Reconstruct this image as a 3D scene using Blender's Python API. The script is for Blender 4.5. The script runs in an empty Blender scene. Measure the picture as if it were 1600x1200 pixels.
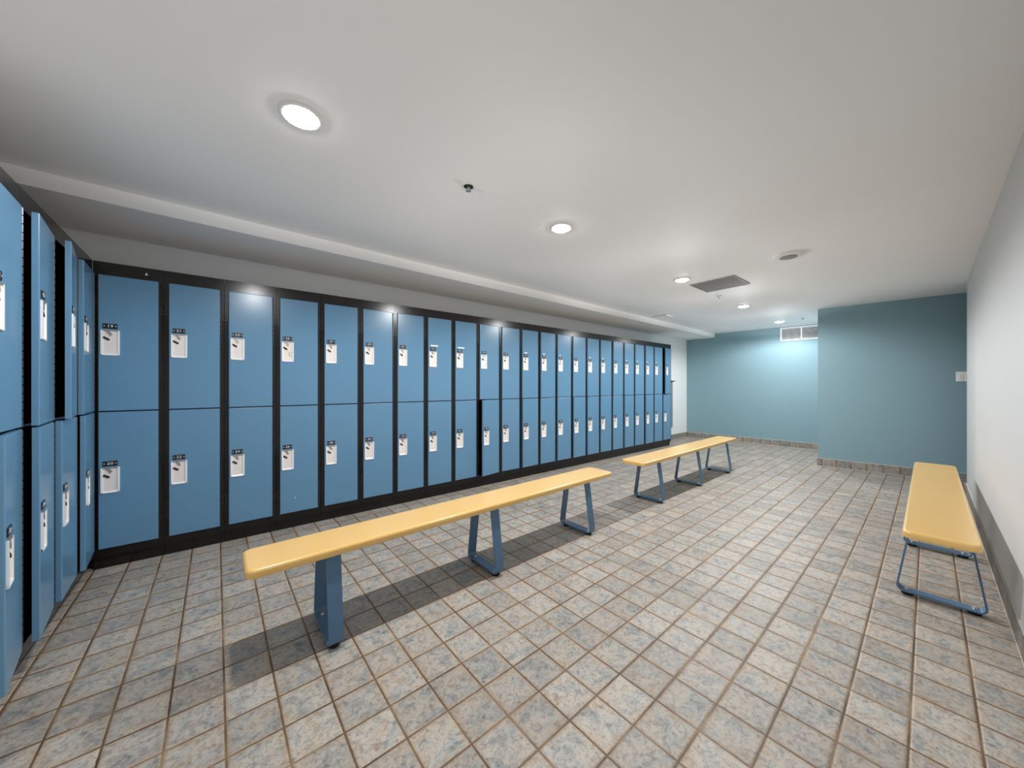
import bpy, bmesh, math, random
from mathutils import Vector, Matrix

C = bpy.context.scene.collection
SC = bpy.context.scene

# ------------------------------------------------------------------ camera, world, exposure
YAW = 0.87
CAM_H = 1.15
cd = bpy.data.cameras.new('camera')
cam = bpy.data.objects.new('camera', cd)
C.objects.link(cam)
cam.location = (0, 0, CAM_H)
cam.rotation_euler = (math.pi / 2, 0, YAW - math.pi / 2)
cd.sensor_width = 36
cd.lens = 36 * 548.53 / 1600
cd.shift_y = 0.0011
cd.clip_start = 0.02
SC.camera = cam

w = bpy.data.worlds.new('world')
SC.world = w
w.use_nodes = True
w.node_tree.nodes['Background'].inputs[0].default_value = (0.8, 0.85, 0.9, 1)
w.node_tree.nodes['Background'].inputs[1].default_value = 0.3

SC.view_settings.view_transform = 'Standard'
SC.view_settings.look = 'None'
SC.view_settings.gamma = 1
SC.view_settings.use_curve_mapping = False
SC.view_settings.exposure = 0.68
SC.cycles.max_bounces = 14
SC.cycles.diffuse_bounces = 9
SC.cycles.glossy_bounces = 5
SC.cycles.sample_clamp_indirect = 6

SPOT_W = 44.0
FILL_W = 0.26                   # added unseen lamp under each downlight, lifts the ceiling
SPOT_ANGLE = 172
SPOT_BLEND = 0.38
UPSIGN = 1.0
LAMP_COL = (0.975, 0.985, 1.0)

# ------------------------------------------------------------------ layout numbers (metres)
ZC = 2.24                      # ceiling
ZB = 2.155                     # underside of the bulkhead
TILE = 0.15049
TOX, TOY = 1.3790, 1.0937      # one grout crossing
PITCH = 0.31417                # locker width, long row
LROT = 0.0207
LY = 3.307                     # front plane of the long row at x = 0
LTOP, LDOOR, LSPLIT, LBOT, LPL = 1.92, 1.8405, 0.985, 0.1285, 0.078
XL = -0.58                     # front plane of the short row
LPITCH = 0.348
PI = math.pi


# ------------------------------------------------------------------ materials
def nodes_of(name):
    m = bpy.data.materials.new(name)
    m.use_nodes = True
    nt = m.node_tree
    return m, nt, nt.nodes['Principled BSDF']


def mix(nt, a, b, f):
    n = nt.nodes.new('ShaderNodeMix')
    n.data_type = 'RGBA'
    for sock, v in ((n.inputs[6], a), (n.inputs[7], b)):
        if isinstance(v, tuple):
            sock.default_value = (*v, 1) if len(v) == 3 else v
        else:
            nt.links.new(v, sock)
    if isinstance(f, float):
        n.inputs[0].default_value = f
    else:
        nt.links.new(f, n.inputs[0])
    return n.outputs[2]


def math_n(nt, op, a, b=None, c=None):
    n = nt.nodes.new('ShaderNodeMath')
    n.operation = op
    for i, v in enumerate((a, b, c)):
        if v is None:
            continue
        if isinstance(v, (int, float)):
            n.inputs[i].default_value = v
        else:
            nt.links.new(v, n.inputs[i])
    return n.outputs[0]


def ramp(nt, f, stops):
    n = nt.nodes.new('ShaderNodeValToRGB')
    e = n.color_ramp.elements
    while len(e) < len(stops):
        e.new(0.5)
    for el, (p, c) in zip(e, stops):
        el.position = p
        el.color = (*c, 1)
    nt.links.new(f, n.inputs[0])
    return n.outputs[0]


def noise(nt, vec, scale, detail=3, rough=0.55, dist=0.0):
    n = nt.nodes.new('ShaderNodeTexNoise')
    n.inputs['Scale'].default_value = scale
    n.inputs['Detail'].default_value = detail
    n.inputs['Roughness'].default_value = rough
    n.inputs['Distortion'].default_value = dist
    if vec is not None:
        nt.links.new(vec, n.inputs['Vector'])
    return n.outputs['Fac']


def bump(nt, b, h, strength, dist):
    n = nt.nodes.new('ShaderNodeBump')
    n.inputs['Strength'].default_value = strength
    n.inputs['Distance'].default_value = dist
    nt.links.new(h, n.inputs['Height'])
    nt.links.new(n.outputs[0], b.inputs['Normal'])


def paint(name, col, rough=0.5, var=0.06, scale=3.0, spec=0.5, metal=0.0, bmp=0.0, bscale=200, coat=0.0):
    m, nt, b = nodes_of(name)
    tc = nt.nodes.new('ShaderNodeTexCoord')
    f = noise(nt, tc.outputs['Object'], scale, 4)
    lo = tuple(max(0, c * (1 - var)) for c in col)
    hi = tuple(c * (1 + var) for c in col)
    nt.links.new(mix(nt, lo, hi, f), b.inputs['Base Color'])
    b.inputs['Roughness'].default_value = rough
    b.inputs['Metallic'].default_value = metal
    b.inputs['Specular IOR Level'].default_value = spec
    b.inputs['Coat Weight'].default_value = coat
    b.inputs['Coat Roughness'].default_value = 0.15
    if bmp > 0:
        bump(nt, b, noise(nt, tc.outputs['Object'], bscale, 2), bmp, 0.002)
    return m


def emission(name, col, s):
    m, nt, b = nodes_of(name)
    b.inputs['Base Color'].default_value = (*col, 1)
    b.inputs['Emission Color'].default_value = (*col, 1)
    b.inputs['Emission Strength'].default_value = s
    return m


def stone_tiles(name, ax_u, ax_v, ou, ov, grout_v=True, tone=0.80):
    """square slate-look ceramic tiles with tan grout, laid along two object axes"""
    m, nt, b = nodes_of(name)
    tc = nt.nodes.new('ShaderNodeTexCoord')
    pos = tc.outputs['Object']
    sp = nt.nodes.new('ShaderNodeSeparateXYZ')
    nt.links.new(pos, sp.inputs[0])
    u = math_n(nt, 'DIVIDE', math_n(nt, 'SUBTRACT', sp.outputs[ax_u], ou), TILE)
    v = math_n(nt, 'DIVIDE', math_n(nt, 'SUBTRACT', sp.outputs[ax_v], ov), TILE)
    cell = nt.nodes.new('ShaderNodeCombineXYZ')
    nt.links.new(math_n(nt, 'FLOOR', u), cell.inputs[0])
    nt.links.new(math_n(nt, 'FLOOR', v), cell.inputs[1])
    wn = nt.nodes.new('ShaderNodeTexWhiteNoise')
    wn.noise_dimensions = '3D'
    nt.links.new(cell.outputs[0], wn.inputs['Vector'])
    off = nt.nodes.new('ShaderNodeVectorMath')
    off.operation = 'MULTIPLY_ADD'
    nt.links.new(wn.outputs['Color'], off.inputs[0])
    off.inputs[1].default_value = (9, 9, 9)
    nt.links.new(pos, off.inputs[2])
    vec = off.outputs[0]
    n1 = noise(nt, vec, 11, 5, 0.60, 0.9)
    n2 = noise(nt, vec, 36, 6, 0.72, 0.8)
    n3 = noise(nt, vec, 85, 4, 0.7, 0.3)
    n4 = noise(nt, vec, 7, 4, 0.6, 0.6)

    def edge(t):
        fr = math_n(nt, 'FRACT', t)
        return math_n(nt, 'MINIMUM', fr, math_n(nt, 'SUBTRACT', 1.0, fr))
    e = edge(u)
    if grout_v:
        e = math_n(nt, 'MINIMUM', e, edge(v))
    c1 = ramp(nt, n1, [(0.30, (0.14, 0.175, 0.195)), (0.43, (0.31, 0.335, 0.335)), (0.53, (0.50, 0.44, 0.37)),
                       (0.68, (0.42, 0.30, 0.20))])
    c2 = ramp(nt, n2, [(0.33, (0.10, 0.085, 0.072)), (0.45, (0.33, 0.305, 0.275)), (0.56, (0.55, 0.495, 0.43)),
                       (0.70, (0.31, 0.325, 0.33))])
    col = mix(nt, c1, c2, 0.52)
    # tan bleeding in from the worn tile edges
    er = nt.nodes.new('ShaderNodeMapRange')
    nt.links.new(math_n(nt, 'ADD', e, math_n(nt, 'MULTIPLY_ADD', n4, 0.5, -0.25)), er.inputs[0])
    er.inputs[1].default_value = 0.16
    er.inputs[2].default_value = 0.0
    col = mix(nt, col, (0.45, 0.315, 0.20), math_n(nt, 'MULTIPLY', er.outputs[0], 0.5))
    pit = ramp(nt, n3, [(0.33, (0.45, 0.40, 0.36)), (0.47, (1, 1, 1))])
    mu = nt.nodes.new('ShaderNodeMix')
    mu.data_type = 'RGBA'
    mu.blend_type = 'MULTIPLY'
    mu.inputs[0].default_value = 0.7
    nt.links.new(col, mu.inputs[6])
    nt.links.new(pit, mu.inputs[7])
    col = mu.outputs[2]
    # lighter and darker tiles
    sv = nt.nodes.new('ShaderNodeSeparateXYZ')
    nt.links.new(wn.outputs['Color'], sv.inputs[0])
    val = nt.nodes.new('ShaderNodeHueSaturation')
    nt.links.new(math_n(nt, 'MULTIPLY_ADD', sv.outputs[0], 0.26, tone), val.inputs['Value'])
    val.inputs['Saturation'].default_value = 0.95
    nt.links.new(col, val.inputs['Color'])
    col = val.outputs[0]
    # grout
    wob = math_n(nt, 'MULTIPLY_ADD', noise(nt, pos, 60, 3), 0.022, -0.011)
    e = math_n(nt, 'ADD', e, wob)
    mr = nt.nodes.new('ShaderNodeMapRange')
    mr.interpolation_type = 'SMOOTHSTEP'
    nt.links.new(e, mr.inputs[0])
    mr.inputs[1].default_value = 0.016
    mr.inputs[2].default_value = 0.030
    tilef = mr.outputs[0]
    gcol = ramp(nt, noise(nt, pos, 4.5, 4), [(0.36, (0.08, 0.045, 0.022)), (0.54, (0.17, 0.10, 0.048)), (0.70, (0.30, 0.21, 0.12))])
    nt.links.new(mix(nt, gcol, col, tilef), b.inputs['Base Color'])
    r = math_n(nt, 'MULTIPLY_ADD', n2, 0.25, 0.36)
    nt.links.new(r, b.inputs['Roughness'])
    b.inputs['Specular IOR Level'].default_value = 0.4
    mr2 = nt.nodes.new('ShaderNodeMapRange')
    mr2.interpolation_type = 'SMOOTHSTEP'
    nt.links.new(e, mr2.inputs[0])
    mr2.inputs[1].default_value = 0.012
    mr2.inputs[2].default_value = 0.065
    h = math_n(nt, 'ADD', mr2.outputs[0], math_n(nt, 'MULTIPLY', n2, 0.35))
    bump(nt, b, h, 0.55, 0.004)
    return m


M = dict(
    ceiling=paint('ceiling_paint', (0.90, 0.895, 0.89), 0.7, 0.02, 1.5, 0.3, bmp=0.05),
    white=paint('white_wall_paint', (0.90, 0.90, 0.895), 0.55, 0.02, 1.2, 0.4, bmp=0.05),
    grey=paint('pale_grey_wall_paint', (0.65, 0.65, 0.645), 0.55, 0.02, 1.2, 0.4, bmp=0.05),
    teal=paint('teal_wall_paint', (0.235, 0.368, 0.415), 0.5, 0.03, 1.0, 0.4, bmp=0.05),
    blue=paint('blue_locker_enamel', (0.125, 0.272, 0.425), 0.22, 0.04, 5.0, 0.5),
    black=paint('black_locker_frame', (0.009, 0.0075, 0.007), 0.20, 0.2, 8.0, 0.42),
    inner=paint('dark_locker_inside', (0.012, 0.011, 0.010), 0.6, 0.2, 8.0, 0.3),
    hinge=paint('black_hinge_steel', (0.022, 0.02, 0.019), 0.35, 0.2, 30.0, 0.6),
    cup=paint('off_white_lock_cup', (0.86, 0.79, 0.74), 0.35, 0.05, 30, 0.5),
    rim=paint('bright_cup_rim', (0.90, 0.90, 0.90), 0.3, 0.03, 30, 0.5),
    latch=paint('grey_latch_steel', (0.42, 0.40, 0.37), 0.35, 0.1, 60, 0.5, 0.6),
    plate=paint('black_number_plate', (0.010, 0.012, 0.018), 0.3, 0.1, 60, 0.5),
    ink=paint('white_number_ink', (0.85, 0.85, 0.83), 0.5, 0.02, 60, 0.3),
    seat=paint('yellow_bench_laminate', (0.84, 0.53, 0.175), 0.27, 0.05, 4, 0.5, coat=0.3),
    steel=paint('slate_blue_bench_steel', (0.080, 0.165, 0.275), 0.36, 0.08, 12, 0.5),
    rubber=paint('black_rubber', (0.012, 0.012, 0.012), 0.7, 0.1, 30, 0.3),
    bolt=paint('zinc_bolt', (0.75, 0.74, 0.72), 0.25, 0.05, 60, 0.5, 0.8),
    trim=paint('white_fitting_plastic', (0.80, 0.80, 0.78), 0.45, 0.02, 10, 0.4),
    vent=paint('grey_perforated_panel', (0.30, 0.30, 0.295), 0.6, 0.06, 40, 0.3),
    slot=paint('dark_vent_slot', (0.03, 0.028, 0.026), 0.8, 0.1, 20, 0.2),
    chrome=paint('chrome', (0.60, 0.60, 0.58), 0.2, 0.05, 60, 0.5, 0.9),
    dispenser=paint('brushed_grey_steel', (0.42, 0.42, 0.41), 0.4, 0.08, 40, 0.5, 0.5),
    caulk=paint('pale_caulk', (0.66, 0.62, 0.56), 0.7, 0.08, 40, 0.3),
    lens=emission('lit_lamp_lens', (1.0, 0.985, 0.95), 40.0),
    tile=stone_tiles('slate_look_floor_tile', 0, 1, TOX, TOY),
    skirt=stone_tiles('slate_look_skirting_tile', 0, 2, 0.03, -0.02, False, 0.62),
)


# ------------------------------------------------------------------ mesh helpers
def box(bm, x0, x1, y0, y1, z0, z1, mi=0):
    vs = [bm.verts.new(p) for p in ((x0, y0, z0), (x1, y0, z0), (x1, y1, z0), (x0, y1, z0),
                                    (x0, y0, z1), (x1, y0, z1), (x1, y1, z1), (x0, y1, z1))]
    fs = []
    for q in ((3, 2, 1, 0), (4, 5, 6, 7), (0, 1, 5, 4), (1, 2, 6, 5), (2, 3, 7, 6), (3, 0, 4, 7)):
        f = bm.faces.new([vs[i] for i in q])
        f.material_index = mi
        fs.append(f)
    return vs, fs


def bevel_all(bm, off, seg=2, verts=None):
    edges = [e for e in bm.edges if verts is None or (e.verts[0] in verts and e.verts[1] in verts)]
    bmesh.ops.bevel(bm, geom=edges, offset=off, segments=seg, profile=0.5, affect='EDGES')


def prism(bm, pts, y0, y1, mi=0, axis='y'):
    """polygon pts in (x,z) pushed from y0 to y1 (axis y), in (x,y) along z (axis z), or in (y,z) along x (axis x)"""
    def P(a, b, c):
        return {'y': (a, c, b), 'z': (a, b, c), 'x': (c, a, b)}[axis]
    lo = [bm.verts.new(P(a, b, y0)) for a, b in pts]
    hi = [bm.verts.new(P(a, b, y1)) for a, b in pts]
    n = len(pts)
    fs = [bm.faces.new(lo), bm.faces.new(hi[::-1])]
    for i in range(n):
        fs.append(bm.faces.new((lo[i], hi[i], hi[(i + 1) % n], lo[(i + 1) % n])))
    for f in fs:
        f.material_index = mi


def lathe(bm, prof, n=32, mi=0, cx=0, cy=0):
    """rings of (radius, z) about the z axis, closed at both ends"""
    rings = []
    for r, z in prof:
        rings.append([bm.verts.new((cx + r * math.cos(2 * PI * k / n), cy + r * math.sin(2 * PI * k / n), z)) for k in range(n)])
    fs = []
    for a, b in zip(rings, rings[1:]):
        for k in range(n):
            fs.append(bm.faces.new((a[k], a[(k + 1) % n], b[(k + 1) % n], b[k])))
    fs.append(bm.faces.new(rings[0][::-1]))
    fs.append(bm.faces.new(rings[-1]))
    for f in fs:
        f.material_index = mi


def obj(name, bm, mats, parent=None, loc=(0, 0, 0), rz=0.0, smooth=None):
    bmesh.ops.recalc_face_normals(bm, faces=bm.faces)
    me = bpy.data.meshes.new(name)
    bm.to_mesh(me)
    bm.free()
    for m in (mats if isinstance(mats, (list, tuple)) else [mats]):
        me.materials.append(m)
    if smooth is not None:
        me.shade_smooth()
        try:
            me.set_sharp_from_angle(angle=math.radians(smooth))
        except Exception:
            pass
    o = bpy.data.objects.new(name, me)
    C.objects.link(o)
    o.parent = parent
    o.location = loc
    o.rotation_euler = (0, 0, rz)
    return o


def tag(o, label, cat, group=None):
    o['label'] = label
    o['category'] = cat
    if group:
        o['group'] = group
    return o


def thing(name, label, cat, loc=(0, 0, 0), rz=0.0, group=None):
    o = bpy.data.objects.new(name, None)
    o.empty_display_size = 0.1
    C.objects.link(o)
    o.location = loc
    o.rotation_euler = (0, 0, rz)
    return tag(o, label, cat, group)


def struct(name, bm, m, **k):
    o = obj(name, bm, m, **k)
    o['kind'] = 'structure'
    return o


def clone(o, parent):
    c = o.copy()
    C.objects.link(c)
    c.parent = parent
    for ch in o.children:
        clone(ch, c)
    return c


def quad_prism_z(bm, pts, z0, z1, mi=0):
    prism(bm, pts, z0, z1, mi, 'z')


# ------------------------------------------------------------------ the room
WX0 = -0.95                                   # wall behind the short row


def wall_y(x):                                # long wall behind the lockers
    return 3.56 - 0.0095 * x


def far_x(y):
    return 8.26 - 0.06 * y


def near_x(y):
    return 6.72 - 0.12 * y


bm = bmesh.new()
box(bm, WX0 - 0.1, 8.6, -2.3, 3.75, -0.1, 0)
struct('floor', bm, M['tile'])
bm = bmesh.new()
box(bm, WX0 - 0.1, 8.6, -2.3, 3.75, ZC, ZC + 0.1)
struct('ceiling', bm, M['ceiling'])

bm = bmesh.new()                              # long wall
quad_prism_z(bm, [(WX0 - 0.1, wall_y(WX0)), (8.5, wall_y(8.5)), (8.5, 3.74), (WX0 - 0.1, 3.74)], 0, ZC)
struct('wall_left', bm, M['white'])
bm = bmesh.new()                              # behind the short row
quad_prism_z(bm, [(WX0 - 0.1, -0.27), (WX0, -0.27), (WX0, wall_y(WX0)), (WX0 - 0.1, wall_y(WX0))], 0, ZC)
struct('wall_back', bm, M['white'])
bm = bmesh.new()                              # far teal wall
quad_prism_z(bm, [(far_x(wall_y(8.05)), wall_y(8.05)), (far_x(0.9), 0.9), (8.5, 0.9), (8.5, wall_y(8.5))], 0, ZC)
struct('wall_far', bm, M['teal'])
bm = bmesh.new()                              # teal wall that steps forward
quad_prism_z(bm, [(near_x(1.02), 1.02), (near_x(-2.2), -2.2), (8.5, -2.2), (8.5, 1.02)], 0, ZC)
struct('wall_step', bm, M['teal'])
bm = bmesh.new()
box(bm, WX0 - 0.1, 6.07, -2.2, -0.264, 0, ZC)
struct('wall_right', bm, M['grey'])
bm = bmesh.new()
box(bm, 6.0, 8.5, -2.3, -2.2, 0, ZC)
struct('wall_passage', bm, M['white'])
bm = bmesh.new()                              # dropped bulkhead over the lockers
quad_prism_z(bm, [(WX0, 2.92), (far_x(2.92), 2.92), (far_x(3.48), wall_y(8.05)), (WX0, wall_y(WX0))], ZB, ZC)
struct('trim_1', bm, M['ceiling'])


def skirting(name, p0, p1, h=0.106, t=0.010):
    """tile skirting from p0 to p1, room on the left of the direction"""
    d = Vector((p1[0] - p0[0], p1[1] - p0[1]))
    L = d.length
    bm = bmesh.new()
    box(bm, 0, L, 0, t, 0.003, h, 0)
    box(bm, 0, L, 0, t * 0.8, h, h + 0.004, 1)
    box(bm, 0, L, 0, t + 0.002, 0, 0.003, 1)
    struct(name, bm, [M['skirt'], M['caulk']], loc=(p0[0], p0[1], 0), rz=math.atan2(d.y, d.x))


skirting('baseboard_left', (8.045, wall_y(8.045)), (6.70, wall_y(6.70)))
skirting('baseboard_far', (far_x(1.03), 1.03), (far_x(3.475), 3.475))
skirting('baseboard_step', (near_x(-2.19), -2.19), (near_x(1.02), 1.02))
skirting('baseboard_side', (near_x(1.02), 1.02), (far_x(1.02) - 0.012, 1.02))
skirting('baseboard_right', (-0.93, -0.264), (6.07, -0.264))


# ------------------------------------------------------------------ ceiling and wall fittings
def downlight(x, y, label, level=1.0):
    t = thing('downlight', label, 'ceiling light', (x, y, ZC), 0, 'row of round ceiling downlights')
    bm = bmesh.new()
    n = 40
    prof = [(0.078, 0.0), (0.079, -0.006), (0.074, -0.010), (0.064, -0.010), (0.060, -0.004), (0.060, 0.0)]
    rings = [[bm.verts.new((r * math.cos(2 * PI * k / n), r * math.sin(2 * PI * k / n), z)) for k in range(n)] for r, z in prof]
    for a, b_ in zip(rings, rings[1:]):
        for k in range(n):
            bm.faces.new((a[k], a[(k + 1) % n], b_[(k + 1) % n], b_[k]))
    obj('trim_ring', bm, M['trim'], t, smooth=40)
    bm = bmesh.new()
    lathe(bm, [(0.059, -0.001), (0.059, -0.006), (0.055, -0.013), (0.044, -0.019), (0.02, -0.023)], 32)
    obj('lens', bm, M['lens'], t, smooth=40)
    ld = bpy.data.lights.new('downlight_lamp', 'SPOT')
    ld.energy = SPOT_W * level
    ld.spot_size = math.radians(SPOT_ANGLE)
    ld.spot_blend = SPOT_BLEND
    ld.shadow_soft_size = 0.04
    ld.color = LAMP_COL
    lo = bpy.data.objects.new('lamp', ld)
    C.objects.link(lo)
    lo.parent = t
    lo.location = (0, 0, -0.055)
    ls = bpy.data.lights.new('ceiling_fill', 'POINT')  # added uplight to brighten the ceiling, no such part on the fitting
    ls.energy = FILL_W * level
    ls.shadow_soft_size = 0.06
    ls.specular_factor = 0.0
    ls.color = LAMP_COL
    # invented batwing profile: evenly washes the ceiling around the fitting
    ls.use_nodes = True
    nt = ls.node_tree
    em = nt.nodes['Emission']
    tc = nt.nodes.new('ShaderNodeTexCoord')
    sp = nt.nodes.new('ShaderNodeSeparateXYZ')
    nt.links.new(tc.outputs['Normal'], sp.inputs[0])
    cz = math_n(nt, 'MAXIMUM', math_n(nt, 'MULTIPLY', sp.outputs[2], UPSIGN), 0.0001)
    f = math_n(nt, 'POWER', math_n(nt, 'MAXIMUM', cz, 0.1), -3.0)
    mr = nt.nodes.new('ShaderNodeMapRange')
    mr.interpolation_type = 'SMOOTHSTEP'
    nt.links.new(cz, mr.inputs[0])
    mr.inputs[1].default_value = 0.14
    mr.inputs[2].default_value = 0.34
    nt.links.new(math_n(nt, 'MULTIPLY', f, mr.outputs[0]), em.inputs['Strength'])
    so = bpy.data.objects.new('ceiling_fill_lamp', ls)
    C.objects.link(so)
    so.parent = t
    so.location = (0, 0, -0.30)
    return t


downlight(0.264, 1.635, 'largest nearest round downlight, top left above the long bench', 0.72)
downlight(1.824, 1.635, 'second nearest downlight, between the two nearest ceiling fittings, above the middle of the photo', 1.0)
downlight(3.673, 1.635, 'third downlight, beside the grey square ceiling grille', 1.15)
downlight(5.539, 1.635, 'fourth downlight, just beyond the grey ceiling grille', 1.2)
downlight(7.356, 1.635, 'farthest downlight, close to the teal far wall', 1.0)


def sprinkler(x, y, label):
    t = thing('fire_sprinkler', label, 'sprinkler', (x, y, ZC), 0, 'fire sprinklers on the ceiling')
    bm = bmesh.new()
    lathe(bm, [(0.040, 0), (0.040, -0.003), (0.030, -0.006), (0.027, -0.002)], 28)
    lathe(bm, [(0.026, -0.001), (0.026, -0.003)], 28, 1)
    obj('escutcheon', bm, [M['trim'], M['slot']], t)
    bm = bmesh.new()
    lathe(bm, [(0.010, -0.002), (0.010, -0.010), (0.006, -0.012), (0.005, -0.022)], 14)
    for s in (-1, 1):
        box(bm, s * 0.008 - 0.002, s * 0.008 + 0.002, -0.002, 0.002, -0.026, -0.008)
    obj('nozzle', bm, M['chrome'], t)
    bm = bmesh.new()
    lathe(bm, [(0.004, -0.022), (0.015, -0.025), (0.015, -0.027), (0.004, -0.028)], 16)
    obj('deflector', bm, M['chrome'], t)


sprinkler(1.058, 1.624, 'nearest fire sprinkler, between the first and second downlights')
sprinkler(4.69, 1.64, 'middle fire sprinkler, just behind the grey ceiling grille')
sprinkler(7.291, 1.316, 'farthest fire sprinkler, above the white wall vent')

t = thing('ceiling_grille', 'flat grey square perforated grille set in the ceiling', 'ceiling grille', (4.147, 1.449, ZC), math.radians(-1.0))
bm = bmesh.new()
for a in ((-0.23, 0.23, -0.215, -0.203), (-0.23, 0.23, 0.203, 0.215), (-0.23, -0.218, -0.203, 0.203), (0.218, 0.23, -0.203, 0.203)):
    box(bm, a[0], a[1], a[2], a[3], -0.010, 0)
obj('frame', bm, M['vent'], t)
bm = bmesh.new()
box(bm, -0.218, 0.218, -0.203, 0.203, -0.005, 0)
for i in range(21):
    x = -0.2 + i * 0.02
    box(bm, x - 0.002, x + 0.002, -0.195, 0.195, -0.008, -0.005)
obj('perforated_panel', bm, M['vent'], t)

t = thing('ceiling_speaker', 'round white ceiling fitting with a grey centre, right of the grey grille', 'ceiling fitting', (3.667, 0.755, ZC))
bm = bmesh.new()
lathe(bm, [(0.108, 0), (0.108, -0.012), (0.100, -0.016), (0.062, -0.018)], 40)
obj('housing', bm, M['trim'], t, smooth=40)
bm = bmesh.new()
lathe(bm, [(0.060, -0.016), (0.060, -0.021), (0.050, -0.024)], 32)
obj('grille_centre', bm, M['vent'], t, smooth=40)

t = thing('access_panel', 'small white square access panel on the ceiling beside the bulkhead', 'access panel', (5.42, 2.72, ZC))
bm = bmesh.new()
box(bm, -0.115, 0.115, -0.115, 0.115, -0.009, 0)
bevel_all(bm, 0.003, 1)
obj('panel', bm, M['ceiling'], t)
bm = bmesh.new()
for a in ((-0.118, 0.118, 0.1155, 0.118), (-0.118, -0.1155, -0.118, 0.118)):
    box(bm, a[0], a[1], a[2], a[3], -0.006, 0)
obj('shadow_gap', bm, M['vent'], t)

# white return-air vent on the far wall (local x runs towards -y of the room)
t = thing('wall_vent', 'white louvred vent high on the far teal wall', 'vent', (far_x(1.80), 1.80, 1.978))
t.rotation_euler = (0, 0, math.atan2(-1.0, 0.06))
bm = bmesh.new()
Wv, Hv = 0.62, 0.246
for a in ((0, Wv, 0, 0.022), (0, Wv, Hv - 0.022, Hv), (0, 0.022, 0.022, Hv - 0.022), (Wv - 0.022, Wv, 0.022, Hv - 0.022), (0.301, 0.319, 0.022, Hv - 0.022)):
    box(bm, a[0], a[1], -0.014, 0, a[2], a[3])
obj('frame', bm, M['rim'], t)
bm = bmesh.new()
box(bm, 0.022, Wv - 0.022, -0.002, 0, 0.022, Hv - 0.022)
obj('backing', bm, M['slot'], t)
bm = bmesh.new()
for i in range(8):
    z = 0.033 + i * 0.0245
    for x0, x1 in ((0.022, 0.301), (0.319, Wv - 0.022)):
        prism(bm, [(-0.010, z), (-0.010, z + 0.003), (-0.004, z + 0.011), (-0.004, z + 0.008)], x0, x1, 0, 'x')
o = obj('louvres', bm, M['rim'], t)

# switch plate on the step wall, partly behind the right wall
t = thing('light_switch', 'white double rocker light switch on the teal wall, cut off by the right wall', 'light switch',
          (near_x(-0.214), -0.214, 1.193), math.atan2(-1.0, 0.12))
bm = bmesh.new()
box(bm, 0, 0.122, -0.007, 0, 0, 0.115)
bevel_all(bm, 0.003, 2)
obj('cover_plate', bm, M['rim'], t)
for i in range(2):
    bm = bmesh.new()
    x = 0.022 + i * 0.046
    prism(bm, [(-0.007, 0.024), (-0.013, 0.024), (-0.008, 0.091), (-0.007, 0.091)], x, x + 0.032, 0, 'x')
    obj('rocker', bm, M['trim'], t)

# slim unit on the white wall behind the end of the lockers
t = thing('wall_dispenser', 'slim grey wall unit with a black band, half hidden behind the last locker', 'dispenser',
          (6.94, wall_y(6.94), 0.29), -0.0095)
bm = bmesh.new()
box(bm, -0.16, 0.16, -0.15, 0, 0, 0.93)
bevel_all(bm, 0.008, 2)
obj('case', bm, M['dispenser'], t)
bm = bmesh.new()
box(bm, -0.165, 0.165, -0.19, 0, 0.93, 0.95)
obj('band', bm, M['rubber'], t)
bm = bmesh.new()
prism(bm, [(-0.13, 0.95), (0, 0.95), (0, 1.13), (-0.04, 1.13)], -0.13, 0.13, 0, 'x')
obj('hood', bm, M['trim'], t)


# ------------------------------------------------------------------ lockers
def digits_mesh(txt, size):
    cu = bpy.data.curves.new('digits', 'FONT')
    cu.body = txt
    cu.size = size
    cu.align_x = 'CENTER'
    cu.align_y = 'CENTER'
    cu.extrude = 0.0004
    cu.resolution_u = 2
    o = bpy.data.objects.new('digits', cu)
    C.objects.link(o)
    dg = bpy.context.evaluated_depsgraph_get()
    me = bpy.data.meshes.new_from_object(o.evaluated_get(dg))
    bpy.data.objects.remove(o)
    bpy.data.curves.remove(cu)
    return me


def number_plate(num):
    """local: x along the door, z up, y=0 on the door face, out is -y"""
    bm = bmesh.new()
    dm = digits_mesh(str(num), 0.0235)
    bm.from_mesh(dm)
    bpy.data.meshes.remove(dm)
    bmesh.ops.transform(bm, matrix=Matrix.Translation((0, -0.0032, 0)) @ Matrix.Rotation(PI / 2, 4, 'X'), verts=bm.verts)
    for v in bm.verts:
        v.co.x *= 1.2
    for f in bm.faces:
        f.material_index = 1
    box(bm, -0.031, 0.031, -0.003, 0, -0.0155, 0.0155, 0)
    for s in (-1, 1):
        n = 8
        vs = [bm.verts.new((s * 0.0245 + 0.003 * math.cos(2 * PI * k / n), -0.0036, 0.003 * math.sin(2 * PI * k / n))) for k in range(n)]
        f = bm.faces.new(vs)
        f.material_index = 1
    return bm


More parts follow.
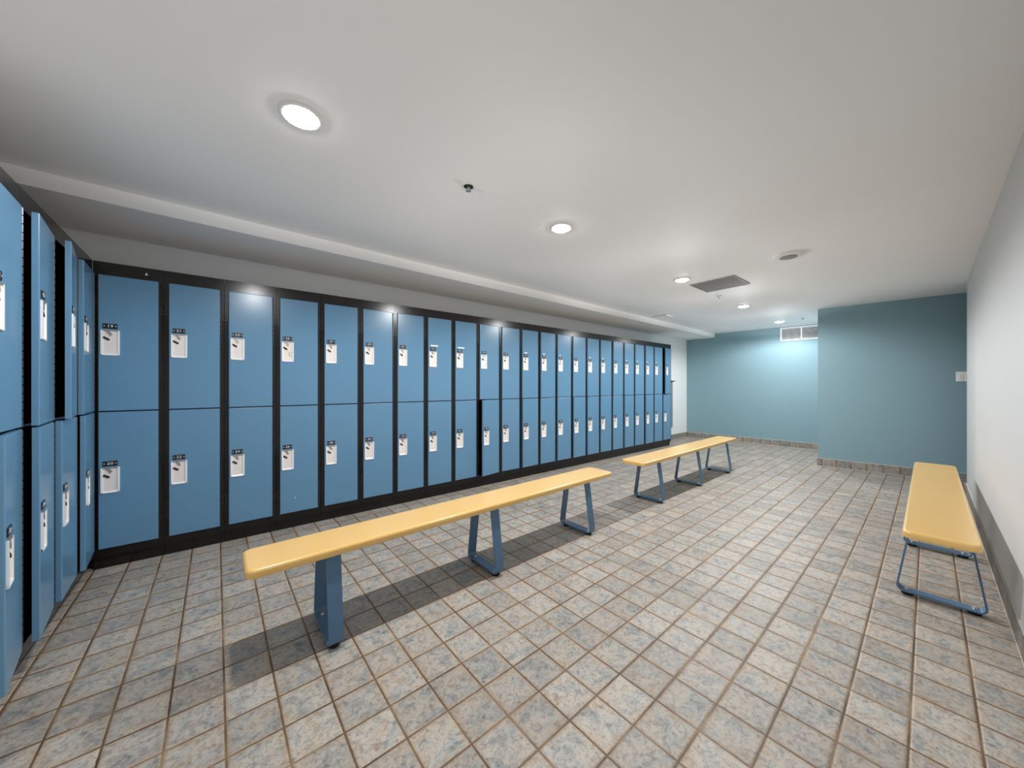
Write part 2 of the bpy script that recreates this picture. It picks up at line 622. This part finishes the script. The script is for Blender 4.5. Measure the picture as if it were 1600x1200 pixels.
def body_mesh(P, D):
    bm = bmesh.new()
    g = 0.0008
    st = 0.0235
    box(bm, g, P - g, 0, 0.018, LDOOR, LTOP, 0)                 # frieze
    box(bm, g, P - g, 0, 0.018, LPL, LBOT, 0)                   # bottom rail
    for x0, x1 in ((g, st), (P - st, P - g)):
        box(bm, x0, x1, 0, 0.018, LBOT, LDOOR, 0)               # stiles
        # little stamped ventilation slots on each stile, top and bottom
        for zc in (1.665, 0.30):
            for k in range(6):
                for q in (0.3, 0.7):
                    xx = x0 + (x1 - x0) * q
                    z = zc + (k - 2.5) * 0.017
                    prism(bm, [(xx - 0.003, z), (xx + 0.003, z), (xx + 0.003, z + 0.005), (xx - 0.003, z + 0.005)], -0.0012, 0.0005, 1)
    box(bm, st, P - st, 0.004, 0.018, LSPLIT - 0.008, LSPLIT + 0.008, 0)
    box(bm, g, 0.003, 0.018, D, LPL, LTOP, 2)
    box(bm, P - 0.003, P - g, 0.018, D, LPL, LTOP, 2)
    box(bm, 0.003, P - 0.003, D - 0.003, D, LPL, LTOP, 2)
    box(bm, 0.003, P - 0.003, 0.018, D - 0.003, LTOP - 0.004, LTOP, 0)
    box(bm, 0.003, P - 0.003, 0.018, D - 0.003, LPL, LPL + 0.004, 2)
    box(bm, 0.003, P - 0.003, 0.018, D - 0.003, LSPLIT - 0.002, LSPLIT + 0.002, 2)
    return bm


TF, TB = 0.012, -0.008                                          # door front and back about the hinge plane


def build_locker(P, D, toe):
    """one two-tier unit: local x along the row, y into the wall, front plane y = 0"""
    t = thing('locker', 'locker', 'locker')
    obj('body', body_mesh(P, D), [M['black'], M['hinge'], M['inner']], t)
    bm = bmesh.new()
    box(bm, 0.0012, P - 0.0012, toe, D, 0, LPL, 0)
    obj('base', bm, M['black'], t)
    dw = P - 0.047
    hx = P - 0.0235
    for z0, z1, cup_z in ((LSPLIT + 0.004, LDOOR - 0.003, 1.415), (LBOT + 0.002, LSPLIT - 0.004, 0.555)):
        bm = bmesh.new()
        # local origin at the hinge line; the door runs to -x, front is y = -TF
        x0, x1 = -dw + 0.0015, -0.0015
        vs, fs = box(bm, x0, x1, -TF, -TB, z0, z1, 0)
        bmesh.ops.bevel(bm, geom=[e for e in bm.edges if all(v.co.y < 0 for v in e.verts)], offset=0.003, segments=2, profile=0.5, affect='EDGES')
        d = obj('door', bm, M['blue'], t, (hx, 0, 0))
        # piano hinge
        bm = bmesh.new()
        n = 26
        for k in range(n):
            a = z0 + (z1 - z0) * k / n
            b_ = z0 + (z1 - z0) * (k + 0.86) / n
            pts = [(0.0045 + 0.0042 * math.cos(2 * PI * q / 6), -TF + 0.002 + 0.0042 * math.sin(2 * PI * q / 6)) for q in range(6)]
            prism(bm, pts, a, b_, 0, 'z')
        obj('hinge', bm, M['hinge'], d)
        # off-white recessed lock cup with bright lips
        cx = -dw + 0.052
        hw, zt, zb = 0.0405, cup_z + 0.078, cup_z - 0.078
        bm = bmesh.new()
        y = -TF
        box(bm, cx - hw + 0.008, cx + hw - 0.008, y - 0.0012, y, zb, zt, 0)          # back of the cup
        box(bm, cx - hw, cx - hw + 0.009, y - 0.006, y, zb, zt, 1)
        box(bm, cx + hw - 0.009, cx + hw, y - 0.006, y, zb, zt, 1)
        prism(bm, [(y, zb - 0.001), (y - 0.006, zb - 0.001), (y - 0.006, zb + 0.004), (y - 0.001, zb + 0.013)], cx - hw, cx + hw, 1, 'x')
        box(bm, cx - hw + 0.009, cx + hw - 0.009, y - 0.0055, y, zt - 0.004, zt + 0.003, 2)
        obj('lock_cup', bm, [M['cup'], M['rim'], M['latch']], d)
        bm = bmesh.new()                                        # black turn slot
        a = math.radians(-36)
        L, h = 0.0165, 0.0056
        sx, sz = cx - 0.016, zt - 0.052
        pts = []
        for q in range(12):
            an = 2 * PI * q / 12
            px = math.copysign(L - h, math.cos(an)) + h * math.cos(an)
            pz = h * math.sin(an)
            pts.append((sx + px * math.cos(a) - pz * math.sin(a), sz + px * math.sin(a) + pz * math.cos(a)))
        prism(bm, pts, y - 0.0065, y - 0.001, 0)
        obj('latch', bm, M['rubber'], d)
        bm = bmesh.new()                                        # grey hasp hanging from the top of the cup
        prism(bm, [(cx - 0.018, zt - 0.006), (cx - 0.002, zt - 0.006), (cx + 0.010, zt - 0.024), (cx + 0.001, zt - 0.036)], y - 0.005, y - 0.001, 0)
        obj('hasp', bm, M['latch'], d)
    return t


def doors(t):
    return sorted([c for c in t.children if c.name.split('.')[0] == 'door'], key=lambda c: -max(v[2] for v in c.bound_box))


def number(t, up, P, lowcup=0.555):
    dw = P - 0.047
    for d, num, cz in zip(doors(t), (up, up + 1), (1.415, lowcup)):
        obj('number_plate', number_plate(num), [M['plate'], M['ink']], d, (-dw + 0.0515, -TF, cz + 0.104))


ORD = ['first', 'second', 'third', 'fourth', 'fifth', 'sixth', 'seventh', 'eighth', 'ninth', 'tenth', 'eleventh', 'twelfth',
       'thirteenth', 'fourteenth', 'fifteenth', 'sixteenth', 'seventeenth', 'eighteenth', 'nineteenth', 'twentieth',
       'twenty-first', 'twenty-second', 'twenty-third']
GR = 'blue two-tier lockers along the long wall'
SPECIAL = {
    1: 'first blue locker of the long row, in the dark corner, numbered 19 over 20',
    2: 'second blue locker of the long row from the corner, numbered 21 over 22',
    3: 'third blue locker of the long row from the corner, numbered 23 over 24',
    4: 'fourth long-row locker from the corner, scribble on its upper lock cup',
    8: 'eighth long-row locker from the corner, nearer of two with a wide white strip',
    9: 'ninth long-row locker from the corner, left of the one standing ajar',
    10: 'tenth long-row locker from the corner, its lower door standing ajar',
    22: 'last but one blue locker at the far end of the long row',
    23: 'last blue locker at the far end of the long row',
}
AJAR = {(10, 1): 11.0, (23, 0): 9.0, (15, 1): 2.5, (12, 1): 2.0, (21, 1): 3.0, (16, 1): 1.2, (18, 0): 1.5, (21, 0): 2.0, (13, 0): 1.0, (19, 1): 1.5}
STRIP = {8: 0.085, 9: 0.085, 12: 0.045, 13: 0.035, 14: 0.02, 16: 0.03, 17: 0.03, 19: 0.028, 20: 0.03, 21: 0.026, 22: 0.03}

proto = build_locker(PITCH, 0.235, 0.022)
ca, sa = math.cos(LROT), math.sin(LROT)
units = []
for c in range(1, 24):
    u = proto if c == 1 else clone(proto, None)
    s = -0.2665 + PITCH * (c - 2)
    u.location = (s * ca, LY - s * sa, 0)
    u.rotation_euler = (0, 0, -LROT)
    lab = SPECIAL.get(c, '%s blue two-door locker of the long row, counting from the dark corner' % ORD[c - 1])
    tag(u, lab, 'locker', GR)
    units.append(u)
for c, u in enumerate(units, 1):
    number(u, 17 + 2 * c, PITCH)
    dd = doors(u)
    for k in (0, 1):
        dd[k].rotation_euler = (0, 0, math.radians(AJAR.get((c, k), 0.0)))
    dw = PITCH - 0.047
    if c in STRIP:                                              # white strip above the upper number plate
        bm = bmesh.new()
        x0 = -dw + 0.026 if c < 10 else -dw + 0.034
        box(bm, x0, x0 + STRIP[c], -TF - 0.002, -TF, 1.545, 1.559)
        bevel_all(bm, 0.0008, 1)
        obj('white_strip', bm, M['rim'], dd[0])
    if c == 4:                                                  # marker scribble on the upper cup
        bm = bmesh.new()
        for a in ((-0.206, -0.2035, 1.385, 1.415), (-0.206, -0.196, 1.382, 1.385), (-0.191, -0.181, 1.408, 1.411), (-0.183, -0.1805, 1.382, 1.411), (-0.193, -0.181, 1.382, 1.385)):
            box(bm, a[0], a[1], -TF - 0.0018, -TF - 0.001, a[2], a[3])
        obj('marker_scribble', bm, M['slot'], dd[0])
    if c == 4:                                                  # chip in the enamel of the lower door
        bm = bmesh.new()
        prism(bm, [(-0.165 + 0.0035 * math.cos(q), 0.245 + 0.0045 * math.sin(q)) for q in [i * PI / 4 for i in range(8)]], -TF - 0.0006, -TF, 0)
        obj('enamel_chip', bm, M['rim'], dd[1])
    if c == 1:                                                  # small white triangle on the frieze
        bm = bmesh.new()
        prism(bm, [(0.225, 1.872), (0.240, 1.872), (0.2325, 1.888)], -0.0012, 0.0, 0)
        obj('triangle_sticker', bm, M['rim'], u)

# short row on the left, seen almost edge on
SHORT = {0: (17, 2.8, 4.0, 'left-hand row locker in the corner, right beside the long row'),
         1: (15, 7.8, 2.5, 'left-hand row locker, second from the corner, its upper door ajar'),
         2: (13, 5.6, 5.8, 'left-hand row locker, third from the corner'),
         3: (11, 3.0, 8.0, 'left-hand row locker nearest the camera, at the left edge of the photo')}
proto2 = build_locker(LPITCH, 0.30, 0.035)
short = []
for k in range(4):
    u = proto2 if k == 0 else clone(proto2, None)
    u.location = (XL, 3.31 - LPITCH * (k + 1), 0)
    u.rotation_euler = (0, 0, PI / 2)
    tag(u, SHORT[k][3], 'locker', 'blue two-tier lockers of the short left row')
    short.append(u)
for k, u in enumerate(short):
    number(u, SHORT[k][0], LPITCH)
    for d, a in zip(doors(u), SHORT[k][1:3]):
        d.rotation_euler = (0, 0, math.radians(a))


# ------------------------------------------------------------------ benches
def seat_mesh(L, W, ztop, th, r):
    bm = bmesh.new()

    def outline(ins, z):
        pts = []
        rr = r
        hx, hy = L / 2 - rr, W / 2 - rr
        for qx, qy, a0 in ((1, 1, 0), (-1, 1, 90), (-1, -1, 180), (1, -1, 270)):
            for k in range(9):
                a = math.radians(a0 + k * 90 / 8)
                pts.append(bm.verts.new((qx * hx + (rr - ins) * math.cos(a), qy * hy + (rr - ins) * math.sin(a), z)))
        return pts
    rb, rt = 0.006, 0.013
    prof = [(rb * (1 - math.sin(math.radians(q))), ztop - th + rb * (1 - math.cos(math.radians(q)))) for q in range(0, 91, 30)]
    prof += [(rt * (1 - math.cos(math.radians(q))), ztop - rt + rt * math.sin(math.radians(q))) for q in range(0, 91, 15)]
    prof = [(prof[0][0] + 0.004, prof[0][1])] + prof + [(prof[-1][0] + 0.004, prof[-1][1])]
    rings = [outline(i, z) for i, z in prof]
    n = len(rings[0])
    for a, c in zip(rings, rings[1:]):
        for k in range(n):
            bm.faces.new((a[k], a[(k + 1) % n], c[(k + 1) % n], c[k]))
    bm.faces.new(rings[0][::-1])
    bm.faces.new(rings[-1])
    return bm


def leg_mesh(zt, zb, ht, hb, width, th):
    """flat bar bent into a closed trapezoid hoop in the y-z plane"""
    corners = [(ht, zt), (-ht, zt), (-hb, zb), (hb, zb)]
    rad = [0.009, 0.009, 0.028, 0.028]
    path = []
    for i, (y, z) in enumerate(corners):
        p = Vector((y, z))
        a = (Vector(corners[i - 1]) - p).normalized()
        b = (Vector(corners[(i + 1) % 4]) - p).normalized()
        ang = a.angle(b)
        d = rad[i] / math.tan(ang / 2)
        c = p + (a + b).normalized() * (rad[i] / math.sin(ang / 2))
        s, e = p + a * d, p + b * d
        a0 = math.atan2(s.y - c.y, s.x - c.x)
        a1 = math.atan2(e.y - c.y, e.x - c.x)
        da = (a1 - a0 + PI) % (2 * PI) - PI
        for k in range(8):
            an = a0 + da * k / 7
            path.append((c + Vector((math.cos(an), math.sin(an))) * rad[i], Vector((math.cos(an), math.sin(an)))))
    bm = bmesh.new()
    rows = []
    for p, nrm in path:
        q = p - nrm * th
        rows.append([bm.verts.new((-width / 2, p.x, p.y)), bm.verts.new((width / 2, p.x, p.y)),
                     bm.verts.new((width / 2, q.x, q.y)), bm.verts.new((-width / 2, q.x, q.y))])
    n = len(rows)
    for i in range(n):
        a, b = rows[i], rows[(i + 1) % n]
        for k in range(4):
            bm.faces.new((a[k], b[k], b[(k + 1) % 4], a[(k + 1) % 4]))
    return bm


BENCH_L, BENCH_W, BENCH_Z, BENCH_T = 2.43, 0.245, 0.432, 0.036


def build_bench():
    t = thing('bench', 'bench', 'bench')
    obj('seat', seat_mesh(BENCH_L, BENCH_W, BENCH_Z, BENCH_T, 0.035), M['seat'], t, smooth=40)
    for x in (-0.9, 0.0, 0.9):
        bm = leg_mesh(BENCH_Z - BENCH_T, 0.018, 0.102, 0.157, 0.060, 0.008)
        bmesh.ops.recalc_face_normals(bm, faces=bm.faces)
        lg = obj('leg', bm, M['steel'], t, (x, 0, 0), smooth=35)
        for s in (-1, 1):
            bm = bmesh.new()
            lathe(bm, [(0.022, 0), (0.024, 0.004), (0.022, 0.018)], 18, cx=0, cy=s * 0.112)
            obj('rubber_foot', bm, M['rubber'], lg, smooth=40)
            bm = bmesh.new()
            lathe(bm, [(0.011, 0.0265), (0.011, 0.029), (0.0065, 0.030), (0.0065, 0.036)], 10, cx=0, cy=s * 0.112)
            obj('bolt', bm, M['bolt'], lg)
    return t


bench = build_bench()
for i, (x, y, lab) in enumerate(((1.300, 1.805, 'long yellow bench on blue hoop legs, nearest the camera in the middle of the floor'),
                                 (4.225, 1.805, 'yellow bench in the middle of the floor, standing farther away by the last lockers'),
                                 (3.815, -0.038, 'yellow bench along the right grey wall, seen end on'))):
    b = bench if i == 0 else clone(bench, None)
    b.location = (x, y, 0)
    tag(b, lab, 'bench', 'yellow changing-room benches on blue steel legs')
